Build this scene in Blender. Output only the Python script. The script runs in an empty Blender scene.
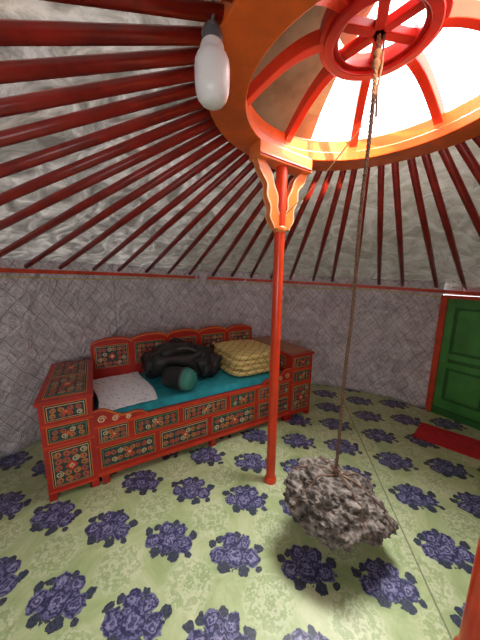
import bpy, math, random
from mathutils import Vector, Matrix, noise
random.seed(7)
scene=bpy.context.scene
try:
    scene.view_settings.view_transform='Standard'
    scene.view_settings.look='None'
except Exception as e: print(e)

# ---------------------------------------------------------------- materials
class NT:
    def __init__(s,name):
        s.m=bpy.data.materials.new(name); s.m.use_nodes=True
        s.t=s.m.node_tree; s.n=s.t.nodes; s.l=s.t.links
        s.b=s.n['Principled BSDF']
    def put(s,sock,v):
        if hasattr(v,'is_output') or isinstance(v,bpy.types.NodeSocket): s.l.new(v,sock)
        else: sock.default_value=v
    def math(s,op,a,b=None,c=None,clamp=False):
        n=s.n.new('ShaderNodeMath'); n.operation=op; n.use_clamp=clamp
        s.put(n.inputs[0],a)
        if b is not None: s.put(n.inputs[1],b)
        if c is not None: s.put(n.inputs[2],c)
        return n.outputs[0]
    def pos(s): return s.n.new('ShaderNodeNewGeometry').outputs['Position']
    def obj(s): return s.n.new('ShaderNodeTexCoord').outputs['Object']
    def uv(s): return s.n.new('ShaderNodeTexCoord').outputs['UV']
    def sep(s,v):
        n=s.n.new('ShaderNodeSeparateXYZ'); s.l.new(v,n.inputs[0]); return n.outputs
    def comb(s,x,y,z=0.0):
        n=s.n.new('ShaderNodeCombineXYZ'); s.put(n.inputs[0],x); s.put(n.inputs[1],y); s.put(n.inputs[2],z); return n.outputs[0]
    def noise(s,v,scale,detail=3,rough=.5,dist=0):
        n=s.n.new('ShaderNodeTexNoise'); s.l.new(v,n.inputs['Vector'])
        n.inputs['Scale'].default_value=scale; n.inputs['Detail'].default_value=detail
        n.inputs['Roughness'].default_value=rough; n.inputs['Distortion'].default_value=dist
        return n.outputs['Fac']
    def vor(s,v,scale,feature='F1'):
        n=s.n.new('ShaderNodeTexVoronoi'); n.feature=feature; s.l.new(v,n.inputs['Vector']); n.inputs['Scale'].default_value=scale
        return n.outputs['Distance']
    def ramp(s,f,stops):
        n=s.n.new('ShaderNodeValToRGB'); s.put(n.inputs[0],f); e=n.color_ramp.elements
        while len(e)<len(stops): e.new(.5)
        for i,(p,c) in enumerate(stops):
            e[i].position=p; e[i].color=(c[0],c[1],c[2],1)
        return n.outputs[0]
    def mix(s,f,a,b):
        n=s.n.new('ShaderNodeMix'); n.data_type='RGBA'
        s.put(n.inputs[0],f)
        s.put(n.inputs[6],a if not isinstance(a,tuple) else (a[0],a[1],a[2],1))
        s.put(n.inputs[7],b if not isinstance(b,tuple) else (b[0],b[1],b[2],1))
        return n.outputs[2]
    def sstep(s,x,a,b):
        n=s.n.new('ShaderNodeMapRange'); n.interpolation_type='SMOOTHSTEP'; s.put(n.inputs[0],x)
        n.inputs[1].default_value=a; n.inputs[2].default_value=b; return n.outputs[0]
    def bump(s,h,strength=.4,dist=.01):
        n=s.n.new('ShaderNodeBump'); s.put(n.inputs['Height'],h)
        n.inputs['Strength'].default_value=strength; n.inputs['Distance'].default_value=dist
        s.l.new(n.outputs[0],s.b.inputs['Normal'])
    def col(s,c): s.put(s.b.inputs['Base Color'],c)
    def rough(s,r): s.put(s.b.inputs['Roughness'],r)
    def translucent(s,c,f):
        tr=s.n.new('ShaderNodeBsdfTranslucent'); s.put(tr.inputs[0],c)
        mx=s.n.new('ShaderNodeMixShader'); mx.inputs[0].default_value=f
        s.l.new(s.b.outputs[0],mx.inputs[1]); s.l.new(tr.outputs[0],mx.inputs[2])
        s.l.new(mx.outputs[0],s.n['Material Output'].inputs[0])

def simple(name,c,rough=.5,var=.25,scale=12,bump=0,metal=0):
    t=NT(name); p=t.obj()
    f=t.noise(p,scale,4,.6)
    d=tuple(x*(1-var) for x in c); l=tuple(min(1,x*(1+var)) for x in c)
    t.col(t.ramp(f,[(.3,d),(.7,l)])); t.rough(rough)
    t.b.inputs['Metallic'].default_value=metal
    if bump: t.bump(t.noise(p,scale*4,4,.6),bump,.004)
    return t.m

def floor_mat():
    t=NT('linoleum_floral'); P=t.pos(); x,y,z=t.sep(P)
    ca,sa=.985,-.174
    dx=t.math('SUBTRACT',x,-.011); dy=t.math('SUBTRACT',y,1.154)
    u=t.math('DIVIDE',t.math('ADD',t.math('MULTIPLY',dx,ca),t.math('MULTIPLY',dy,sa)),.385)
    v=t.math('DIVIDE',t.math('ADD',t.math('MULTIPLY',dx,-sa),t.math('MULTIPLY',dy,ca)),.35)
    right=t.math('GREATER_THAN',u,2.5)
    v=t.math('ADD',v,t.math('MULTIPLY',right,.33))
    def cell(off):
        fu=t.math('MULTIPLY',t.math('SUBTRACT',t.math('FRACT',t.math('ADD',u,.5+off)),.5),.385)
        fv=t.math('MULTIPLY',t.math('SUBTRACT',t.math('FRACT',t.math('ADD',v,.5+off)),.5),.35)
        return fu,fv
    n1=t.noise(P,16,2,.5); n2=t.noise(P,36,3,.55); n3=t.noise(t.comb(y,x,3.0),14,2,.5); n4=t.noise(P,90,2,.5)
    w1=t.math('MULTIPLY',t.math('SUBTRACT',n1,.5),.03); w2=t.math('MULTIPLY',t.math('SUBTRACT',n3,.5),.03)
    fu,fv=cell(0)
    fu=t.math('ADD',fu,w1); fv=t.math('ADD',fv,w2)
    def length(a,b): return t.math('SQRT',t.math('ADD',t.math('MULTIPLY',a,a),t.math('MULTIPLY',b,b)))
    def heads(lst):
        D=None
        for cx,cy,r in lst:
            d=t.math('DIVIDE',length(t.math('SUBTRACT',fu,cx),t.math('SUBTRACT',fv,cy)),r)
            D=d if D is None else t.math('MINIMUM',D,d)
        return D
    # rose heads (light petals), surrounded by dark leaves
    D=heads(((0,-.008,.064),(-.088,-.024,.046),(.090,-.006,.048),(.040,.066,.040),(-.046,.062,.042)))
    L=heads(((-.135,.022,.024),(.125,.048,.026),(.06,-.078,.030),(-.045,-.078,.030),(-.002,.098,.022),(.135,-.055,.018),(-.10,.055,.022),(0,0,.085)))
    re=t.math('ADD',D,t.math('MULTIPLY',t.math('SUBTRACT',n2,.5),.75))
    le=t.math('ADD',L,t.math('MULTIPLY',t.math('SUBTRACT',n2,.5),1.3))
    rm=t.math('SUBTRACT',1.0,t.sstep(re,.94,1.04)); lm=t.math('SUBTRACT',1.0,t.sstep(le,.94,1.04))
    petal=t.math('ADD',t.math('MULTIPLY',t.math('SINE',t.math('ADD',t.math('MULTIPLY',D,11.0),t.math('MULTIPLY',n2,20.0))),.5),.5)
    tone=t.math('ADD',t.math('MULTIPLY',petal,.62),t.math('ADD',t.math('MULTIPLY',t.math('SUBTRACT',n4,.45),.7),t.math('MULTIPLY',t.math('SUBTRACT',.6,D),.35)))
    pc=t.ramp(tone,[(.05,(.022,.024,.07)),(.28,(.06,.06,.15)),(.55,(.15,.145,.29)),(.85,(.34,.33,.47))])
    lc=t.ramp(n4,[(.35,(.02,.026,.045)),(.65,(.06,.075,.11))])
    gu,gv=cell(.5); gu=t.math('ADD',gu,w1); gv=t.math('ADD',gv,w2)
    G=t.math('DIVIDE',length(gu,gv),.13)
    gm=t.math('SUBTRACT',1.0,t.sstep(G,.7,1.1))
    gt=t.math('ADD',t.math('MULTIPLY',t.math('SINE',t.math('ADD',t.math('MULTIPLY',G,12.0),t.math('MULTIPLY',n2,20.0))),.5),.5)
    base=t.ramp(t.noise(P,3.5,6,.7,.8),[(.3,(.27,.355,.15)),(.5,(.41,.49,.24)),(.72,(.60,.63,.40))])
    base=t.mix(t.math('MULTIPLY',t.math('MULTIPLY',gm,gt),.45),base,(.72,.74,.54))
    base=t.mix(t.math('MULTIPLY',t.math('MULTIPLY',gm,t.math('SUBTRACT',1.0,gt)),.4),base,(.24,.33,.14))
    c=t.mix(lm,base,lc); c=t.mix(rm,c,pc)
    seam=t.math('LESS_THAN',t.math('ABSOLUTE',t.math('SUBTRACT',u,2.5)),.012)
    c=t.mix(t.math('MULTIPLY',seam,.7),c,(.1,.1,.06))
    t.col(c); t.rough(t.math('ADD',t.math('MULTIPLY',n1,.25),.28))
    t.bump(t.noise(P,5,3,.5),.25,.02)
    return t.m

def wall_mat():
    t=NT('brocade_wall_cloth'); U=t.uv(); u,v,_=t.sep(U)
    n=t.noise(U,2.2,3,.5); nf=t.noise(U,15,4,.65,.8); nw=t.noise(U,5,4,.6,1.5)
    def line(op,k,ph):
        s=t.math('SINE',t.math('ADD',t.math('MULTIPLY',t.math(op,t.math('MULTIPLY',u,1.3),v),k),t.math('MULTIPLY',n,ph)))
        return t.math('ABSOLUTE',s)
    a=line('ADD',21.0,6.0); b=line('SUBTRACT',21.0,6.0)
    m=t.math('MINIMUM',a,b)
    quilt=t.sstep(m,.0,.25)
    rings=t.math('ADD',t.math('MULTIPLY',t.math('SINE',t.math('ADD',t.math('MULTIPLY',m,16.0),t.math('MULTIPLY',nf,6.0))),.5),.5)
    pat=t.math('ADD',t.math('MULTIPLY',quilt,.12),t.math('ADD',t.math('MULTIPLY',rings,.11),t.math('ADD',t.math('MULTIPLY',nf,.32),t.math('MULTIPLY',nw,.45))))
    c=t.ramp(pat,[(.36,(.34,.32,.35)),(.53,(.60,.575,.62)),(.68,(.92,.905,.94))])
    t.col(c); t.rough(.30); t.b.inputs['Specular IOR Level'].default_value=1.0
    t.bump(t.math('ADD',pat,t.math('MULTIPLY',nw,2.6)),1.0,.024)
    return t.m

def roof_mat():
    t=NT('silver_roof_lining'); P=t.pos(); x,y,z=t.sep(P)
    n=t.noise(P,5,5,.58,2.2); n2=t.noise(P,2.0,3,.5)
    rd=t.n.new('ShaderNodeTexNoise'); rd.noise_type='RIDGED_MULTIFRACTAL'; t.l.new(P,rd.inputs['Vector']); rd.inputs['Scale'].default_value=4.5; rd.inputs['Detail'].default_value=3; rd.inputs['Distortion'].default_value=1.0
    h=t.math('ADD',n,t.math('MULTIPLY',rd.outputs['Fac'],.22))
    c=t.ramp(t.math('ADD',t.math('MULTIPLY',n,.8),t.math('MULTIPLY',n2,.2)),[(.37,(.20,.185,.165)),(.5,(.45,.425,.395)),(.62,(.78,.755,.72))])  # ramp paints crease shade and silver sheen streaks into the cloth colour
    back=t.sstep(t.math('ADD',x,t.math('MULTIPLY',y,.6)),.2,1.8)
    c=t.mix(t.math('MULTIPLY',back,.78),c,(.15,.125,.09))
    t.col(c); t.rough(.30); t.b.inputs['Metallic'].default_value=.3
    t.bump(h,1.0,.06)
    t.translucent(c,.085)
    return t.m

def rock_mat():
    t=NT('pitted_rock'); P=t.obj()
    n=t.noise(P,16,6,.75); v=t.vor(P,30)
    f=t.math('ADD',t.math('MULTIPLY',n,.8),t.math('MULTIPLY',v,.4))
    t.col(t.ramp(f,[(.36,(.028,.022,.018)),(.55,(.13,.105,.088)),(.75,(.37,.32,.28))])); t.rough(.9)
    t.bump(t.math('ADD',t.noise(P,45,5,.7),v),1.0,.018)
    return t.m

def blanket_mat():
    t=NT('quilted_mustard'); P=t.obj()
    w=t.noise(P,6,2,.5)
    x,y,z=t.sep(P)
    y=t.math('ADD',y,z)
    a=t.math('ABSOLUTE',t.math('SINE',t.math('ADD',t.math('MULTIPLY',t.math('ADD',x,y),30.0),t.math('MULTIPLY',w,3.0))))
    b=t.math('ABSOLUTE',t.math('SINE',t.math('ADD',t.math('MULTIPLY',t.math('SUBTRACT',x,y),30.0),t.math('MULTIPLY',w,3.0))))
    m=t.math('MINIMUM',a,b); k=t.sstep(m,.06,.16)
    t.col(t.mix(k,(.12,.095,.035),(.74,.57,.22))); t.rough(.8); t.bump(m,.6,.01)
    return t.m

def canvas_mat():
    t=NT('canvas_flap'); P=t.pos()
    c=t.ramp(t.noise(P,5,4,.6),[(.3,(.13,.095,.05)),(.7,(.24,.18,.105))]); t.col(c); t.rough(.9)
    t.b.inputs['Specular IOR Level'].default_value=.1
    t.translucent(c,.02)
    return t.m

def print_mat():
    t=NT('printed_cotton'); P=t.obj(); n=t.vor(P,28); n2=t.noise(P,60,3,.7)
    f=t.math('ADD',n,t.math('MULTIPLY',n2,.6))
    t.col(t.ramp(f,[(.44,(.25,.42,.60)),(.52,(.82,.90,.98)),(.8,(.92,.96,1))])); t.rough(.8); t.bump(t.noise(P,18,3,.6),.4,.008)
    return t.m

ROPE=simple('hemp_rope',(.17,.10,.065),.9,.4,60,.5)
RED=simple('red_paint',(.40,.016,.010),.35,.25,6,.1)
POLE=simple('pole_red_paint',(.25,.016,.010),.34,.35,9,.15)
ORANGE=simple('orange_red_paint',(.85,.22,.045),.3,.15,8,.1)
ACCENT=simple('ornament_border_red',(.58,.045,.015),.35,.2,8,.1)
TOONO=simple('crown_orange_paint',(.80,.15,.022),.35,.2,8,.1)
POST=simple('post_red_paint',(.66,.05,.012),.28,.15,7,.08)
TEALP=simple('ornament_teal',(.014,.05,.055),.4,.4,20)
DARK=simple('ornament_dark',(.02,.015,.015),.5,.2,20)
GOLD=simple('ornament_orange',(.66,.17,.03),.4,.2,30)
LIME=simple('ornament_green',(.14,.28,.14),.4,.2,30)
CREAM=simple('ornament_cream',(.66,.50,.30),.45,.1,30)
BROWN=simple('varnished_top',(.30,.12,.05),.35,.3,8,.1)
TEAL=simple('teal_cloth',(.012,.26,.31),.85,.25,14,.5)
BLACK=simple('black_nylon',(.010,.010,.012),.5,.4,14,.4)
ZIP=simple('grey_webbing',(.06,.06,.065),.6,.2,30)
GREENT=simple('teal_nylon',(.03,.20,.16),.5,.15,12,.2)
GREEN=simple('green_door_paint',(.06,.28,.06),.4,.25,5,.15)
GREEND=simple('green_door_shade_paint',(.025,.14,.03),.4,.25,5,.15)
MATR=simple('red_mat_felt',(.48,.015,.02),.95,.2,30,.6)
BAND=simple('red_lath_band',(.58,.06,.02),.5,.25,10,.2)
WHITEB=simple('bulb_diffuser',(.84,.82,.82),.3,.02,5)
GREY=simple('bulb_socket_plastic',(.10,.10,.105),.4,.1,5)
METAL=simple('steel',(.5,.5,.5),.3,.1,10,0,1.0)
YEL=simple('yellow_cord',(.6,.5,.08),.7,.1,10)
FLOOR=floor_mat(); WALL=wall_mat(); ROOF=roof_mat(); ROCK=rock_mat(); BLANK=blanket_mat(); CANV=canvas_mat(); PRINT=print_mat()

# ---------------------------------------------------------------- mesh builder
class MB:
    def __init__(s): s.v=[];s.f=[];s.mi=[];s.sm=[];s.mats=[]; s.uv=None
    def mat(s,m):
        if m not in s.mats: s.mats.append(m)
        return s.mats.index(m)
    def add(s,vs,fs,m,smooth=False,M=None):
        o=len(s.v); k=s.mat(m)
        for p in vs:
            p=Vector(p); s.v.append(M@p if M else p)
        for f in fs: s.f.append([i+o for i in f]); s.mi.append(k); s.sm.append(smooth)
    def box(s,x0,x1,y0,y1,z0,z1,m,M=None):
        vs=[(x,y,z) for x in(x0,x1) for y in(y0,y1) for z in(z0,z1)]
        s.add(vs,[(0,1,3,2),(4,6,7,5),(0,4,5,1),(2,3,7,6),(0,2,6,4),(1,5,7,3)],m,False,M)
    def fbox(s,O,U,V,N,w0,w1,h0,h1,d0,d1,m):
        vs=[O+U*a+V*b+N*c for a in(w0,w1) for b in(h0,h1) for c in(d0,d1)]
        s.add(vs,[(0,1,3,2),(4,6,7,5),(0,4,5,1),(2,3,7,6),(0,2,6,4),(1,5,7,3)],m)
    def prism(s,poly,O,U,V,W,m,smooth=False):
        n=len(poly); a=[O+U*p[0]+V*p[1] for p in poly]; b=[q+W for q in a]
        fs=[list(range(n))[::-1],list(range(n,2*n))]+[(i,(i+1)%n,n+(i+1)%n,n+i) for i in range(n)]
        s.add(a+b,fs,m,smooth)
    def strip(s,prof_top,prof_bot,O,U,V,W,m):
        n=len(prof_top)
        vs=[]
        for pt,pb in zip(prof_top,prof_bot):
            vs+=[O+U*pt[0]+V*pt[1],O+U*pb[0]+V*pb[1],O+U*pt[0]+V*pt[1]+W,O+U*pb[0]+V*pb[1]+W]
        fs=[]
        for i in range(n-1):
            a=4*i;b=a+4
            fs+=[(a,b,b+1,a+1),(a+2,a+3,b+3,b+2),(a,a+2,b+2,b),(a+1,b+1,b+3,a+3)]
        fs+=[(0,1,3,2),(4*n-4,4*n-2,4*n-1,4*n-3)]
        s.add(vs,fs,m)
    def ribbon(s,pts,w,O,U,V,N,d,m):
        n=len(pts); vs=[];fs=[]
        for i,p in enumerate(pts):
            q0=pts[max(0,i-1)];q1=pts[min(n-1,i+1)]
            tx,ty=q1[0]-q0[0],q1[1]-q0[1]; L=math.hypot(tx,ty) or 1
            nx,ny=-ty/L,tx/L; ww=w*(.35+.65*math.sin(math.pi*min(1,max(0,(i+.6)/n))))/2
            for sgn in(-1,1): vs.append(O+U*(p[0]+nx*ww*sgn)+V*(p[1]+ny*ww*sgn)+N*d)
        for i in range(n-1): fs.append((2*i,2*i+1,2*i+3,2*i+2))
        s.add(vs,fs,m)
    def tube(s,path,r,m,n=8,closed=False,smooth=True,cap=True):
        path=[Vector(p) for p in path]; N=len(path); vs=[];fs=[]
        up=None
        for i,p in enumerate(path):
            a=path[(i-1)%N] if closed else path[max(0,i-1)]; b=path[(i+1)%N] if closed else path[min(N-1,i+1)]
            t=(b-a).normalized()
            if up is None:
                up=Vector((0,0,1)) if abs(t.z)<.9 else Vector((1,0,0))
            x=t.cross(up).normalized(); up=x.cross(t).normalized()
            rr=r[i] if isinstance(r,(list,tuple)) else r
            for k in range(n):
                an=2*math.pi*k/n+math.pi/n; vs.append(p+x*math.cos(an)*rr+up*math.sin(an)*rr)
        for i in range(N if closed else N-1):
            for k in range(n):
                j=(i+1)%N; fs.append((i*n+k,i*n+(k+1)%n,j*n+(k+1)%n,j*n+k))
        if cap and not closed: fs+=[list(range(n))[::-1],[ (N-1)*n+k for k in range(n)]]
        s.add(vs,fs,m,smooth)
    def lathe(s,prof,c,m,n=24,smooth=True):
        c=Vector(c); vs=[];fs=[]
        for r,z in prof:
            for k in range(n):
                a=2*math.pi*k/n; vs.append(c+Vector((r*math.cos(a),r*math.sin(a),z)))
        for i in range(len(prof)-1):
            for k in range(n): fs.append((i*n+k,i*n+(k+1)%n,(i+1)*n+(k+1)%n,(i+1)*n+k))
        s.add(vs,fs,m,smooth)
    def blob(s,c,r,m,e=.7,nz=0.0,ns=8,rot=0,nu=40,nv=24,M=None,flat=None):
        vs=[];fs=[]; c=Vector(c); R=Matrix.Rotation(rot,3,'Z')
        sg=lambda x,p: math.copysign(abs(x)**p,x)
        for i in range(nv+1):
            ph=-math.pi/2+math.pi*i/nv
            for k in range(nu):
                th=2*math.pi*k/nu
                p=Vector((r[0]*sg(math.cos(ph),e)*sg(math.cos(th),e),r[1]*sg(math.cos(ph),e)*sg(math.sin(th),e),r[2]*sg(math.sin(ph),e)))
                if nz:
                    dd=noise.noise(p*ns+c*3)*nz+noise.noise(p*ns*2.3)*nz*.5
                    p=p*(1+dd/max(r))
                p=R@p+c
                if flat is not None: p.z=max(p.z,flat)
                vs.append(p)
        for i in range(nv):
            for k in range(nu): fs.append((i*nu+k,i*nu+(k+1)%nu,(i+1)*nu+(k+1)%nu,(i+1)*nu+k))
        s.add(vs,fs,m,True,M)
    def build(s,name,bevel=0,M=None,uvs=None,parent=None,solid=0):
        me=bpy.data.meshes.new(name); me.from_pydata([tuple(p) for p in s.v],[],s.f)
        for m in s.mats: me.materials.append(m)
        for p,mi,sm in zip(me.polygons,s.mi,s.sm): p.material_index=mi; p.use_smooth=sm
        if uvs:
            ul=me.uv_layers.new(name='UVMap')
            for lp in me.loops: ul.data[lp.index].uv=uvs[lp.vertex_index]
        me.validate(); me.update()
        o=bpy.data.objects.new(name,me); scene.collection.objects.link(o)
        if M is not None: o.matrix_world=M
        if bevel:
            b=o.modifiers.new('bevel','BEVEL'); b.width=bevel; b.segments=2; b.limit_method='ANGLE'
        if solid:
            b=o.modifiers.new('solid','SOLIDIFY'); b.thickness=solid
        if parent: o.parent=parent
        return o
X,Y,Z=Vector((1,0,0)),Vector((0,1,0)),Vector((0,0,1))
rad_=math.radians

# ---------------------------------------------------------------- shell
WC=Vector((.4,1.0,0)); WR=2.5
TC=Vector((.55,1.22,0)); TR=.68
def ztop(x): return 1.445-.04*x
def wp(th,r=WR,z=0): return Vector((WC.x+r*math.cos(th),WC.y+r*math.sin(th),z))

mb=MB(); n=96
vs=[Vector((WC.x,WC.y,0))]+[wp(2*math.pi*k/n,2.62,0) for k in range(n)]
vs+=[p+Vector((0,0,-.05)) for p in vs]
fs=[(0,1+k,1+(k+1)%n) for k in range(n)]+[(n+1,n+2+(k+1)%n,n+2+k) for k in range(n)]+[(1+k,n+2+k,n+2+(k+1)%n,1+(k+1)%n) for k in range(n)]
mb.add(vs,fs,FLOOR); mb.build('floor')

def wall(name,a0,a1):
    mb=MB(); na=int((a1-a0)/.012); nz=28; vs=[];uv=[];fs=[]
    for i in range(na+1):
        th=a0+(a1-a0)*i/na
        for j in range(nz+1):
            f=j/nz
            pz=f*(ztop(wp(th).x)+.10)
            amp=.018+.03*(1-f)
            r=WR+amp*noise.noise(Vector((th*9,f*1.2,4)))+.016*noise.noise(Vector((th*30+f*3,f*5,9)))*(1.3-f)+.008*noise.noise(Vector((th*60,f*20,1)))
            vs.append(wp(th,r,pz)); uv.append((th*WR,pz))
    for i in range(na):
        for j in range(nz):
            a=i*(nz+1)+j; fs.append((a,a+1,a+nz+2,a+nz+1))
    mb.add(vs,fs,WALL,True); mb.build(name,uvs=uv,solid=-.03)
DA0,DA1=23.0,43.2
wall('wall_right',rad_(-45),rad_(DA0-1.3)); wall('wall_back',rad_(DA1+1.3),rad_(135)); wall('wall_left',rad_(135),rad_(225)); wall('wall_front',rad_(225),rad_(315))

# roof lining
mb=MB(); na=360; nt=36; vs=[];uv=[];fs=[]
def roofpt(th,t,dz=0):
    a=Vector((TC.x+TR*math.cos(th),TC.y+TR*math.sin(th),2.285))
    b=wp(th,WR+.02); b.z=ztop(b.x)+.02
    p=a.lerp(b,t); p.z+=dz; return p
for i in range(na):
    th=2*math.pi*i/na
    for j in range(nt+1):
        t=1.06*j/nt
        tt=min(1,t)
        k=math.sin(math.pi*tt)**.5 if 0<tt<1 else 0
        dz=.045+k*(.03*noise.noise(Vector((th*5,t*9,2)))+.026*noise.noise(Vector((th*16,t*16,5))))
        vs.append(roofpt(th,t,dz)); uv.append((th,t))
for i in range(na):
    for j in range(nt):
        a=i*(nt+1)+j; b=((i+1)%na)*(nt+1)+j; fs.append((a,b,b+1,a+1))
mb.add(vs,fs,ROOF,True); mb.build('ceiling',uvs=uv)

# poles
mb=MB(); NP=58
for i in range(NP):
    th=2*math.pi*(i+.5)/NP+random.uniform(-.008,.008)
    a=roofpt(th,0,-.02); a=a+(Vector((TC.x,TC.y,a.z))-a).normalized()*.03; b=roofpt(th+random.uniform(-.008,.008),.985,-.005)
    mid=a.lerp(b,.5)+Vector((0,0,.01))
    mb.tube([a,mid,b],[.021,.024,.018],POLE,8)
mb.build('roof_poles')

def band_ring(r,h0,h1,m,name,zf=ztop,n=180,wob=0):
    mb=MB(); vs=[];fs=[]
    for k in range(n):
        a=2*math.pi*k/n
        for rr,hz in((r,h0),(r-.012,h0),(r-.012,h1),(r,h1)):
            p=wp(a,rr); p.z=zf(p.x)+hz; vs.append(p)
    for k in range(n):
        j=(k+1)%n
        for q in range(4): fs.append((4*k+q,4*k+(q+1)%4,4*j+(q+1)%4,4*j+q))
    mb.add(vs,fs,m); mb.build(name)
band_ring(WR-.026,-.022,.012,BAND,'trim_1')
def ring_path(r,zf,n=180): return [Vector((wp(2*math.pi*k/n,r).x,wp(2*math.pi*k/n,r).y,zf(wp(2*math.pi*k/n,r).x))) for k in range(n)]
mb=MB(); mb.tube(ring_path(WR-.035,lambda x:ztop(x)-.05+.015*math.sin(x*5)),.0045,YEL,5,True); mb.build('trim_2')

# ---------------------------------------------------------------- crown (toono)
mb=MB(); n=96
def ring(mb,r0,r1,z0,z1,m,n=96):
    vs=[];fs=[]
    for k in range(n):
        a=2*math.pi*k/n
        for r,z in((r0,z0),(r1,z0),(r1,z1),(r0,z1)): vs.append(Vector((TC.x+r*math.cos(a),TC.y+r*math.sin(a),z)))
    for k in range(n):
        j=(k+1)%n
        for q in range(4): fs.append((4*k+q,4*k+(q+1)%4,4*j+(q+1)%4,4*j+q))
    mb.add(vs,fs,m)
ring(mb,.535,.70,2.215,2.265,TOONO); ring(mb,.55,.68,2.265,2.335,TOONO)
ring(mb,.155,.235,2.46,2.52,RED,64); ring(mb,.175,.215,2.44,2.46,RED,64)
for k in range(8):
    a=math.radians(30+45*k); R=Vector((math.cos(a),math.sin(a),0)); T=Vector((-R.y,R.x,0))
    O=Vector((TC.x,TC.y,0)); top=[];bot=[]
    for i in range(15):
        f=i/14; r=.60-(.60-.2)*f; z=2.28+.21*math.sin(f*math.pi/2)
        top.append((r,z+.03)); bot.append((r,z-.03))
    mb.strip(top,bot,O-T*.022,R,Z,T*.044,ACCENT)
for k in range(3):
    a=math.radians(10+60*k); R=Vector((math.cos(a),math.sin(a),0)); T=Vector((-R.y,R.x,0)); O=Vector((TC.x,TC.y,0))
    mb.strip([(-.17,2.50),(.17,2.50)],[(-.17,2.465),(.17,2.465)],O-T*.02,R,Z,T*.04,RED)
mb.build('roof_crown_ring',bevel=.004)

# canvas flap over crown
mb=MB(); vs=[];fs=[];na=50;nr=14
for i in range(na+1):
    a=math.radians(98+ (262-98)*i/na)
    for j in range(nr+1):
        f=j/nr; r=.74*f; z=2.61-.265*f**2+.012*noise.noise(Vector((a*4,f*5,0)))
        vs.append(Vector((TC.x+r*math.cos(a),TC.y+r*math.sin(a),z)))
for i in range(na):
    for j in range(nr):
        a=i*(nr+1)+j; fs.append((a,a+nr+1,a+nr+2,a+1))
mb.add(vs,fs,CANV,True); mb.build('canvas_roof_flap')

# ---------------------------------------------------------------- support posts
def post(name,x,y):
    mb=MB(); c=Vector((x,y,0))
    mb.tube([c,c+Z*.04,c+Z*1.80,c+Z*2.215],[.036,.033,.033,.036],POST,16)
    mb.lathe([(.0,0),(.045,0),(.045,.025),(.034,.045)],c,POST,16)
    rad=(c-TC); rad.z=0; rad.normalize(); T=Vector((-rad.y,rad.x,0))
    if T.x<0: T=-T
    mb.fbox(c-rad*.05,T,Z,rad,-.21,.21,2.135,2.215,0,.10,ORANGE)
    mb.fbox(c-rad*.056,T,Z,rad,-.205,.205,2.145,2.155,0,.006,ACCENT)
    for sg in(-1,1):
        top=[];bot=[]
        for i in range(21):
            f=i/20; xx=.030+.15*(f**1.7)+.012*math.sin(f*math.pi*2); w=.030+.018*math.sin(f*math.pi*3)**2
            zz=1.78+.36*f
            top.append((sg*(xx+w),zz)); bot.append((sg*(max(.02,xx-w*.7)),zz))
        mb.strip(top,bot,c-rad*.02,T,Z,rad*.04,ORANGE)
        for off in(-.021,.021):
            mb.ribbon([( (a[0]),a[1]) for a in top],.012,c,T,Z,rad,off,CREAM)
            mb.ribbon([( (a[0]),a[1]) for a in bot],.010,c,T,Z,rad,off,CREAM)
    for z in(1.76,): mb.lathe([(.031,z),(.042,z+.01),(.042,z+.03),(.031,z+.04)],c,ORANGE,16)
    return mb.build(name,bevel=.003)
post('support_post',.24,1.66); post('support_post',.93,.78)

# ---------------------------------------------------------------- painted bed
ang=math.atan2(.497,.868)
BM=Matrix.Translation((-1.245,1.451,0))@Matrix.Rotation(ang,4,'Z')
mb=MB()
def spiral(cx,cy,r,rot,hand,turns=1.6,n=20):
    return [(cx+hand*(r*(1-.82*i/n))*math.cos(rot+turns*2*math.pi*i/n),cy+(r*(1-.82*i/n))*math.sin(rot+turns*2*math.pi*i/n)) for i in range(n+1)]
def panel(O,U,V,N,w,h,seed=0):
    b=min(w,h)
    mb.fbox(O,U,V,N,-.006,w+.006,-.006,h+.006,0,.003,GOLD)
    mb.fbox(O,U,V,N,0,w,0,h,0,.005,DARK)
    mb.fbox(O,U,V,N,.007,w-.007,.007,h-.007,.004,.007,LIME if seed%2 else CREAM)
    mb.fbox(O,U,V,N,.011,w-.011,.011,h-.011,.007,.009,TEALP)
    iw,ih=w-.03,h-.03
    cx,cy=w/2,h/2
    tgt=.046
    ny=max(2,int(round(ih/tgt))); nx=max(2,int(round(iw/tgt/2)*2))
    sx,sy=iw/nx,ih/ny; r=min(sx,sy)*.5
    for i in range(nx):
        for j in range(ny):
            px=.015+sx*(i+.5); py=.015+sy*(j+.5)
            if abs(px-cx)<b*.13 and abs(py-cy)<b*.13: continue
            hand=1 if (i%2) else -1; rot=math.pi/2*(1 if j%2 else -1)
            sp=spiral(px,py,r,rot,hand)
            mb.ribbon(sp,r*.36,O,U,V,N,.0105,(GOLD,ACCENT,GOLD,CREAM,ACCENT)[(i*2+j*3+seed)%5])
            mb.ribbon([(px+ (q[0]-px)*.72,py+(q[1]-py)*.72) for q in sp[:14]],r*.14,O,U,V,N,.0112,LIME)
    k=b*.17
    mb.prism([(cx-k,cy),(cx,cy-k),(cx+k,cy),(cx,cy+k)],O+N*.0095,U,V,N*.003,ACCENT)
    mb.prism([(cx-k*.5,cy),(cx,cy-k*.5),(cx+k*.5,cy),(cx,cy+k*.5)],O+N*.0125,U,V,N*.001,CREAM)
F=lambda x,z,y=0: Vector((x,y,z))
DP=.80; L=2.33; H=.71; CW=.29
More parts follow.
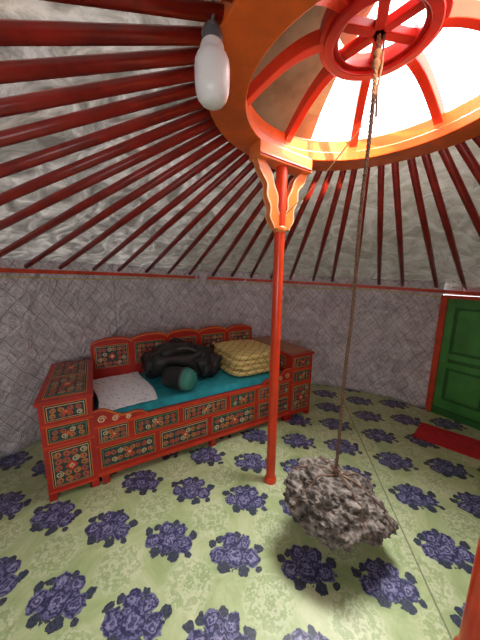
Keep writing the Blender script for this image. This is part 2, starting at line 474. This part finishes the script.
for x0 in(0,L-CW):
    mb.box(x0,x0+CW,0,DP,.05,H-.025,RED)
    for lx in(x0,x0+CW-.045):
        for ly in(0,DP-.05): mb.box(lx,lx+.045,ly,ly+.05,0,.05,RED)
    mb.box(x0-.012,x0+CW+.012,-.012,DP,H-.025,H,RED)
    for zz in(.055,.385,.535): mb.box(x0,x0+CW,-.006,0,zz,zz+.014,ACCENT)
    for i,(z0,z1) in enumerate(((.10,.365),(.42,.525),(.57,.675))):
        panel(F(x0+.035,z0),X,Z,-Y,CW-.07,z1-z0,i)
        mb.tube([Vector((x0+CW/2,-.012,(z0+z1)/2)),Vector((x0+CW/2,-.022,(z0+z1)/2))],.006,GOLD,8)
panel(Vector((.03,.04,H)),X,Y,Z,CW-.06,.35,1); panel(Vector((.03,.41,H)),X,Y,Z,CW-.06,.35,2)
mb.box(L-CW+.02,L-.02,.03,DP-.04,H,H+.004,BROWN)
panel(Vector((L-CW,.70,.55)),-Y,Z,-X,.60,.12,1)
mb.box(CW,L-CW,.0,DP,.07,.46,RED)
mb.box(CW,L-CW,-.010,.02,.445,.465,ACCENT)
mb.box(CW,L-CW,-.006,.0,.30,.310,ACCENT); mb.box(CW,L-CW,-.008,.0,.07,.10,ACCENT)
for i,(a,b) in enumerate(((.32,.50),(.55,.87),(.92,1.30),(1.35,1.60),(1.65,2.01))): panel(F(a,.325),X,Z,-Y,b-a,.11,i)
for i,(a,b) in enumerate(((.32,.68),(.73,1.12),(1.17,1.6),(1.65,2.01))): panel(F(a,.135),X,Z,-Y,b-a,.145,i+1)
for lx in(CW+.02,1.15,L-CW-.06): mb.box(lx,lx+.05,.0,.05,0,.07,RED)
for sg,x0 in((1,CW),(-1,L-CW)):
    top=[];bot=[]
    for i in range(25):
        f=i/24; z=.46+.11*(1-f)**.8*(1)+.018*math.sin(f*math.pi*3)
        top.append((x0+sg*.36*f,max(.462,z))); bot.append((x0+sg*.36*f,.455))
    mb.strip(top,bot,Vector((0,-.004,0)),X,Z,Y*.028,RED)
    mb.ribbon(top,.012,Vector((0,0,0)),X,Z,-Y,.006,GOLD)
    for q in range(3): mb.ribbon(spiral(x0+sg*(.05+.085*q),.505-.012*q,.028-.005*q,0,sg),.010,Vector((0,0,0)),X,Z,-Y,.0065,CREAM)
top=[];bot=[];nl=5; W0,W1=CW,L-CW
for i in range(121):
    f=i/120; g=(f*nl)%1.0
    z=.845+.05*abs(math.sin(g*math.pi))**.45+.025*(math.cos((f-.5)*math.pi))
    top.append((W0+(W1-W0)*f,z)); bot.append((W0+(W1-W0)*f,.46))
mb.strip(top,bot,Vector((0,DP-.045,0)),X,Z,Y*.04,RED)
mb.ribbon([(a,b-.012) for a,b in top],.014,Vector((0,DP-.045,0)),X,Z,-Y,.003,GOLD)
pw=(W1-W0)/nl
for i in range(nl): panel(Vector((W0+pw*i+.035,DP-.045,.62)),X,Z,-Y,pw-.07,.21,i)
bed=mb.build('painted_storage_bed',M=BM,bevel=.002)

# mattress cover
mb=MB(); vs=[];fs=[];nx,ny=70,36
x0,x1,y0,y1=CW+.008,L-CW-.008,.035,DP-.055
def mz(x,y):
    e=min(x-x0,x1-x,y-y0,y1-y); e=max(0,min(1,e/.03))
    return .468+.052*math.sqrt(max(0,1-(1-e)**2))+.004*noise.noise(Vector((x*7,y*7,0)))*e
for i in range(nx+1):
    for j in range(ny+1):
        x=x0+(x1-x0)*i/nx;y=y0+(y1-y0)*j/ny; vs.append(Vector((x,y,mz(x,y))))
for i in range(nx):
    for j in range(ny):
        a=i*(ny+1)+j; fs.append((a,a+ny+1,a+ny+2,a+1))
mb.add(vs,fs,TEAL,True)
mb.build('mattress',M=BM)

# printed cloth on the bed
mb=MB(); vs=[];fs=[];nx,ny=40,50
for i in range(nx+1):
    for j in range(ny+1):
        u=i/nx;v=j/ny
        x=.315+.42*u+.02*math.sin(v*5)-.03*v; y=.045+.68*v+.03*u
        vs.append(Vector((x,y,.5265+.007*abs(noise.noise(Vector((x*12,y*9,3))))+.009*max(0,noise.noise(Vector((x*5,y*4,8)))))))
for i in range(nx):
    for j in range(ny):
        a=i*(ny+1)+j; fs.append((a,a+ny+1,a+ny+2,a+1))
mb.add(vs,fs,PRINT,True); mb.build('printed_cloth',M=BM,solid=.002)

# folded blanket
mb=MB()
for k,(dx,rz) in enumerate(((0,0),(.012,.03),(-.01,-.02),(.0,.02))):
    zc=.558+.054*k
    mb.blob((1.735+dx,.40,zc),(.285-.008*k,.30,.034),BLANK,e=.42,nz=.02,ns=7,rot=.04+rz,nu=64,nv=16)
mb.build('folded_blanket',M=BM)

# backpack
mb=MB()
mb.blob((1.05,.50,.665),(.27,.20,.145),BLACK,e=.62,nz=.07,ns=6,rot=-.10,flat=.526)
mb.blob((1.0,.48,.785),(.18,.13,.06),BLACK,e=.6,nz=.05,ns=9,rot=.1)
mb.blob((.82,.54,.65),(.11,.13,.11),BLACK,e=.7,nz=.06,ns=9,flat=.526)
mb.blob((1.25,.38,.63),(.13,.15,.11),BLACK,e=.75,nz=.08,ns=9,flat=.526)
def arc(p0,p1,h,n=16,side=Vector((0,0,1))):
    p0=Vector(p0);p1=Vector(p1); return [p0.lerp(p1,i/n)+side*(h*math.sin(math.pi*i/n)) for i in range(n+1)]
mb.tube(arc((.84,.36,.74),(1.24,.35,.72),.10),.012,ZIP,6)
mb.tube(arc((.88,.33,.62),(1.20,.29,.62),.07,side=Vector((0,-.2,1))),.006,ZIP,6)
mb.tube(arc((.92,.57,.80),(1.12,.58,.80),.07),.011,BLACK,8)
mb.tube(arc((1.16,.24,.66),(1.34,.45,.68),.09),.013,ZIP,6)
mb.build('backpack',M=BM)

# stuff sack with teal end
mb=MB()
A=Vector((.88,.23,.628)); B=Vector((.99,.11,.626)); ax=(B-A).normalized(); Lg=(B-A).length
side=ax.cross(Z).normalized(); up=side.cross(ax)
def lat(prof,m):
    vs=[];fs=[];n=28
    for r,t in prof:
        for k in range(n):
            a=2*math.pi*k/n; rr=r*.96*(1+.03*noise.noise(Vector((a*2,t*12,1)))); vs.append(A+ax*t+side*rr*math.cos(a)+up*rr*math.sin(a))
    for i in range(len(prof)-1):
        for k in range(n): fs.append((i*n+k,i*n+(k+1)%n,(i+1)*n+(k+1)%n,(i+1)*n+k))
    mb.add(vs,fs,m,True)
lat([(.0,-.06),(.05,-.055),(.085,-.035),(.098,0),(.1,.05),(.1,Lg-.04),(.102,Lg-.02)],BLACK)
lat([(.101,Lg-.02),(.1,Lg),(.094,Lg+.03),(.078,Lg+.055),(.05,Lg+.07),(.0,Lg+.076)],GREENT)
lat([(.1025,Lg-.03),(.106,Lg-.025),(.106,Lg-.015),(.1025,Lg-.01)],ZIP)
mb.build('stuff_sack',M=BM)

# ---------------------------------------------------------------- hanging stone + rope
import bmesh
from mathutils.bvhtree import BVHTree
bm=bmesh.new(); bmesh.ops.create_icosphere(bm,subdivisions=6,radius=1)
SC=Vector((.54,1.21,.285))
for v in bm.verts:
    p=v.co.copy()
    q=Vector((p.x*.265,p.y*.21,p.z*.16))
    k=1+.20*noise.noise(p*1.3+Vector((3,1,7)))+.16*noise.noise(p*2.7)+.09*noise.noise(p*6)
    cell=noise.voronoi(p*3.6)[0]; k+=.14*(cell[1]-cell[0])-.05
    cell=noise.voronoi(p*9)[0]; k+=.06*(cell[1]-cell[0])+.05*noise.noise(p*18)+.03*noise.noise(p*36)
    q=q*k; q.z-=q.x*.18
    v.co=q
me=bpy.data.meshes.new('rock_body'); bm.to_mesh(me); bm.free(); me.materials.append(ROCK)
hs=bpy.data.objects.new('hanging_stone',None); scene.collection.objects.link(hs)
st=bpy.data.objects.new('rock_body',me); st.location=SC; scene.collection.objects.link(st); st.parent=hs
bot=Vector((SC.x-.015,SC.y,.475))
mb=MB()
bvh=BVHTree.FromPolygons([v.co for v in me.vertices],[list(p.vertices) for p in me.polygons])
for a0 in(0.35,1.9,2.8):
    dr=Vector((math.cos(a0),math.sin(a0),0)); path=[]
    for i in range(49):
        f=2*math.pi*i/48; dd=(dr*math.sin(f)+Vector((0,0,math.cos(f)))).normalized()
        h=bvh.ray_cast(dd*2,-dd)
        if h[0] is not None: path.append(h[0]+dd*.004)
    path[0]=bot-SC; path[-1]=bot-SC
    mb.tube([p+SC for p in path],.005,ROPE,6)
mb.blob(tuple(bot),(.018,.018,.02),ROPE,e=1,nz=.004,ns=60,nu=16,nv=10)
mb.build('rope_sling',parent=hs)

mb=MB(); top=Vector((TC.x,TC.y,2.47)); N=560; b2=bot+Z*.012
for ph in(0,2*math.pi/3,4*math.pi/3):
    path=[]
    for i in range(N+1):
        f=i/N; p=top.lerp(b2,f); a=ph+f*2*math.pi*34; r=.0045
        k=math.sin(math.pi*f)
        p=p+Vector((.006*math.sin(f*14)*k,.004*math.cos(f*11)*k,0)); path.append(p+Vector((r*math.cos(a),r*math.sin(a),0)))
    mb.tube(path,.0048,ROPE,6)
for z in(2.40,2.36): mb.blob((top.x,top.y,z),(.016,.016,.02),ROPE,e=1,nz=.004,ns=60,nu=16,nv=10)
mb.tube([top+Vector((.02,0,.01)),top+Vector((.024,0,-.1)),top+Vector((.012,0,-.2)),top+Vector((.018,0,-.3))],.005,ROPE,6)
mb.build('rope')

mb=MB(); p0=Vector((.262,1.62,1.86)); p1=Vector((TC.x-.006,TC.y+.014,2.18))
mb.tube([p0.lerp(p1,i/10)-Z*.03*math.sin(math.pi*i/10) for i in range(11)],.003,CREAM,6)
mb.build('cord')

# ---------------------------------------------------------------- bulb
mb=MB(); c=Vector((-.090,.86,1.995))
mb.lathe([(0,0),(.018,.001),(.033,.007),(.044,.020),(.0495,.038),(.051,.060),(.0515,.095),(.050,.112),(.045,.124),(.038,.132)],c,WHITEB,32)
mb.lathe([(.038,.132),(.036,.136),(.034,.150),(.030,.158)],c,WHITEB,24)
mb.lathe([(.028,.156),(.030,.158),(.030,.182),(.022,.200),(.007,.207),(.0,.208)],c,GREY,24)
mb.tube([c+Z*.2,c+Z*.24+X*.004,c+Z*.29],.005,GREY,8)
mb.build('light_bulb')

# ---------------------------------------------------------------- door
O=wp(rad_(DA1),2.49); E=wp(rad_(DA0),2.49); dv=(E-O).normalized(); w=(E-O).length; h=1.285
dn=Vector((dv.y,-dv.x,0))
if (WC-O).dot(dn)<0: dn=-dn
mb=MB()
mb.fbox(O,dv,Z,dn,-.055,.0,0,h+.03,-.05,.05,BAND); mb.fbox(O,dv,Z,dn,w,w+.055,0,h+.03,-.05,.05,BAND)
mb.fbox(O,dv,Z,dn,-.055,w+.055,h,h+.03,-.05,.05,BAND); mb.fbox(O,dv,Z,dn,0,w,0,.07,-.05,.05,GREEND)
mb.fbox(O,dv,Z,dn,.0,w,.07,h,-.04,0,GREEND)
for a,b in((.0,.07),(w/2-.035,w/2-.003),(w/2+.003,w/2+.035),(w-.07,w)): mb.fbox(O,dv,Z,dn,a,b,.07,h,0,.02,GREEN)
for z0,z1 in((.07,.17),(.54,.60),(.64,.70),(h-.09,h)): mb.fbox(O,dv,Z,dn,0,w/2-.003,z0,z1,0,.019,GREEN); mb.fbox(O,dv,Z,dn,w/2+.003,w,z0,z1,0,.019,GREEN)
for a in(.10,w/2+.065):
    for z0,z1 in((.20,.51),(.73,h-.12)): mb.fbox(O,dv,Z,dn,a,a+.27,z0,z1,0,.012,GREEN)
mb.tube([O+dv*.39+Z*.68+dn*.02,O+dv*.39+Z*.68+dn*.055,O+dv*.39+Z*.8+dn*.055,O+dv*.39+Z*.8+dn*.02],.008,METAL,8)
mb.build('door_1',bevel=.003)
mb=MB(); mb.fbox(O,dv,Z,dn,-.12,w+.12,h+.031,h+.24,-.10,-.075,WALL)
mb.build('wall_door_header')

# red mat
mb=MB(); O=Vector((1.667,2.2,0.002)); U=Vector((.75,-.66,0)).normalized(); V=Vector((.28,.27,0)).normalized()
mb.fbox(O,U,V,Z,0,.56,0,.34,0,.012,MATR)
for k in range(22): mb.fbox(O,U,V,Z,-.012,0,.006+k*.015,.012+k*.015,0,.006,MATR)
mb.build('door_mat',bevel=.003)

# ---------------------------------------------------------------- lights
w=bpy.data.worlds.new('sky'); scene.world=w; w.use_nodes=True
bg=w.node_tree.nodes['Background']; bg.inputs[0].default_value=(1,.99,.97,1); bg.inputs[1].default_value=4.8
def area(name,loc,target,size,energy,color=(1,1,1)):
    l=bpy.data.lights.new(name,'AREA'); l.shape='DISK'; l.size=size; l.energy=energy; l.color=color
    o=bpy.data.objects.new(name,l); scene.collection.objects.link(o); o.location=loc
    o.rotation_euler=(Vector(target)-Vector(loc)).to_track_quat('-Z','Y').to_euler(); return o
area('skylight',(.95,1.75,3.2),(.5,1.1,0),1.0,235,(1,.985,.96))
area('rear_fill',(-.3,-1.1,1.55),(-.6,2.2,1.2),1.2,30,(.99,.98,1))  # added fill lamp behind the camera; no open doorway is modelled there
sl=bpy.data.lights.new('sun','SUN'); sl.energy=14; sl.angle=.02; sl.color=(1,.66,.36)
so=bpy.data.objects.new('sun',sl); scene.collection.objects.link(so)
az=math.radians(104); el=math.radians(9)
so.rotation_euler=Vector((math.cos(az)*math.cos(el),math.sin(az)*math.cos(el),-math.sin(el))).to_track_quat('-Z','Y').to_euler()
so.location=(1,-2,4)

# ---------------------------------------------------------------- camera
cd=bpy.data.cameras.new('camera'); cam=bpy.data.objects.new('camera',cd); scene.collection.objects.link(cam)
cd.sensor_fit='VERTICAL'; cd.sensor_height=36; cd.lens=36*255/640; cd.clip_start=.02
cam.matrix_world=Matrix.Translation((0,0,1.5))@Matrix.Rotation(math.radians(80),4,'X')@Matrix.Rotation(math.radians(.7),4,'Z')
scene.camera=cam
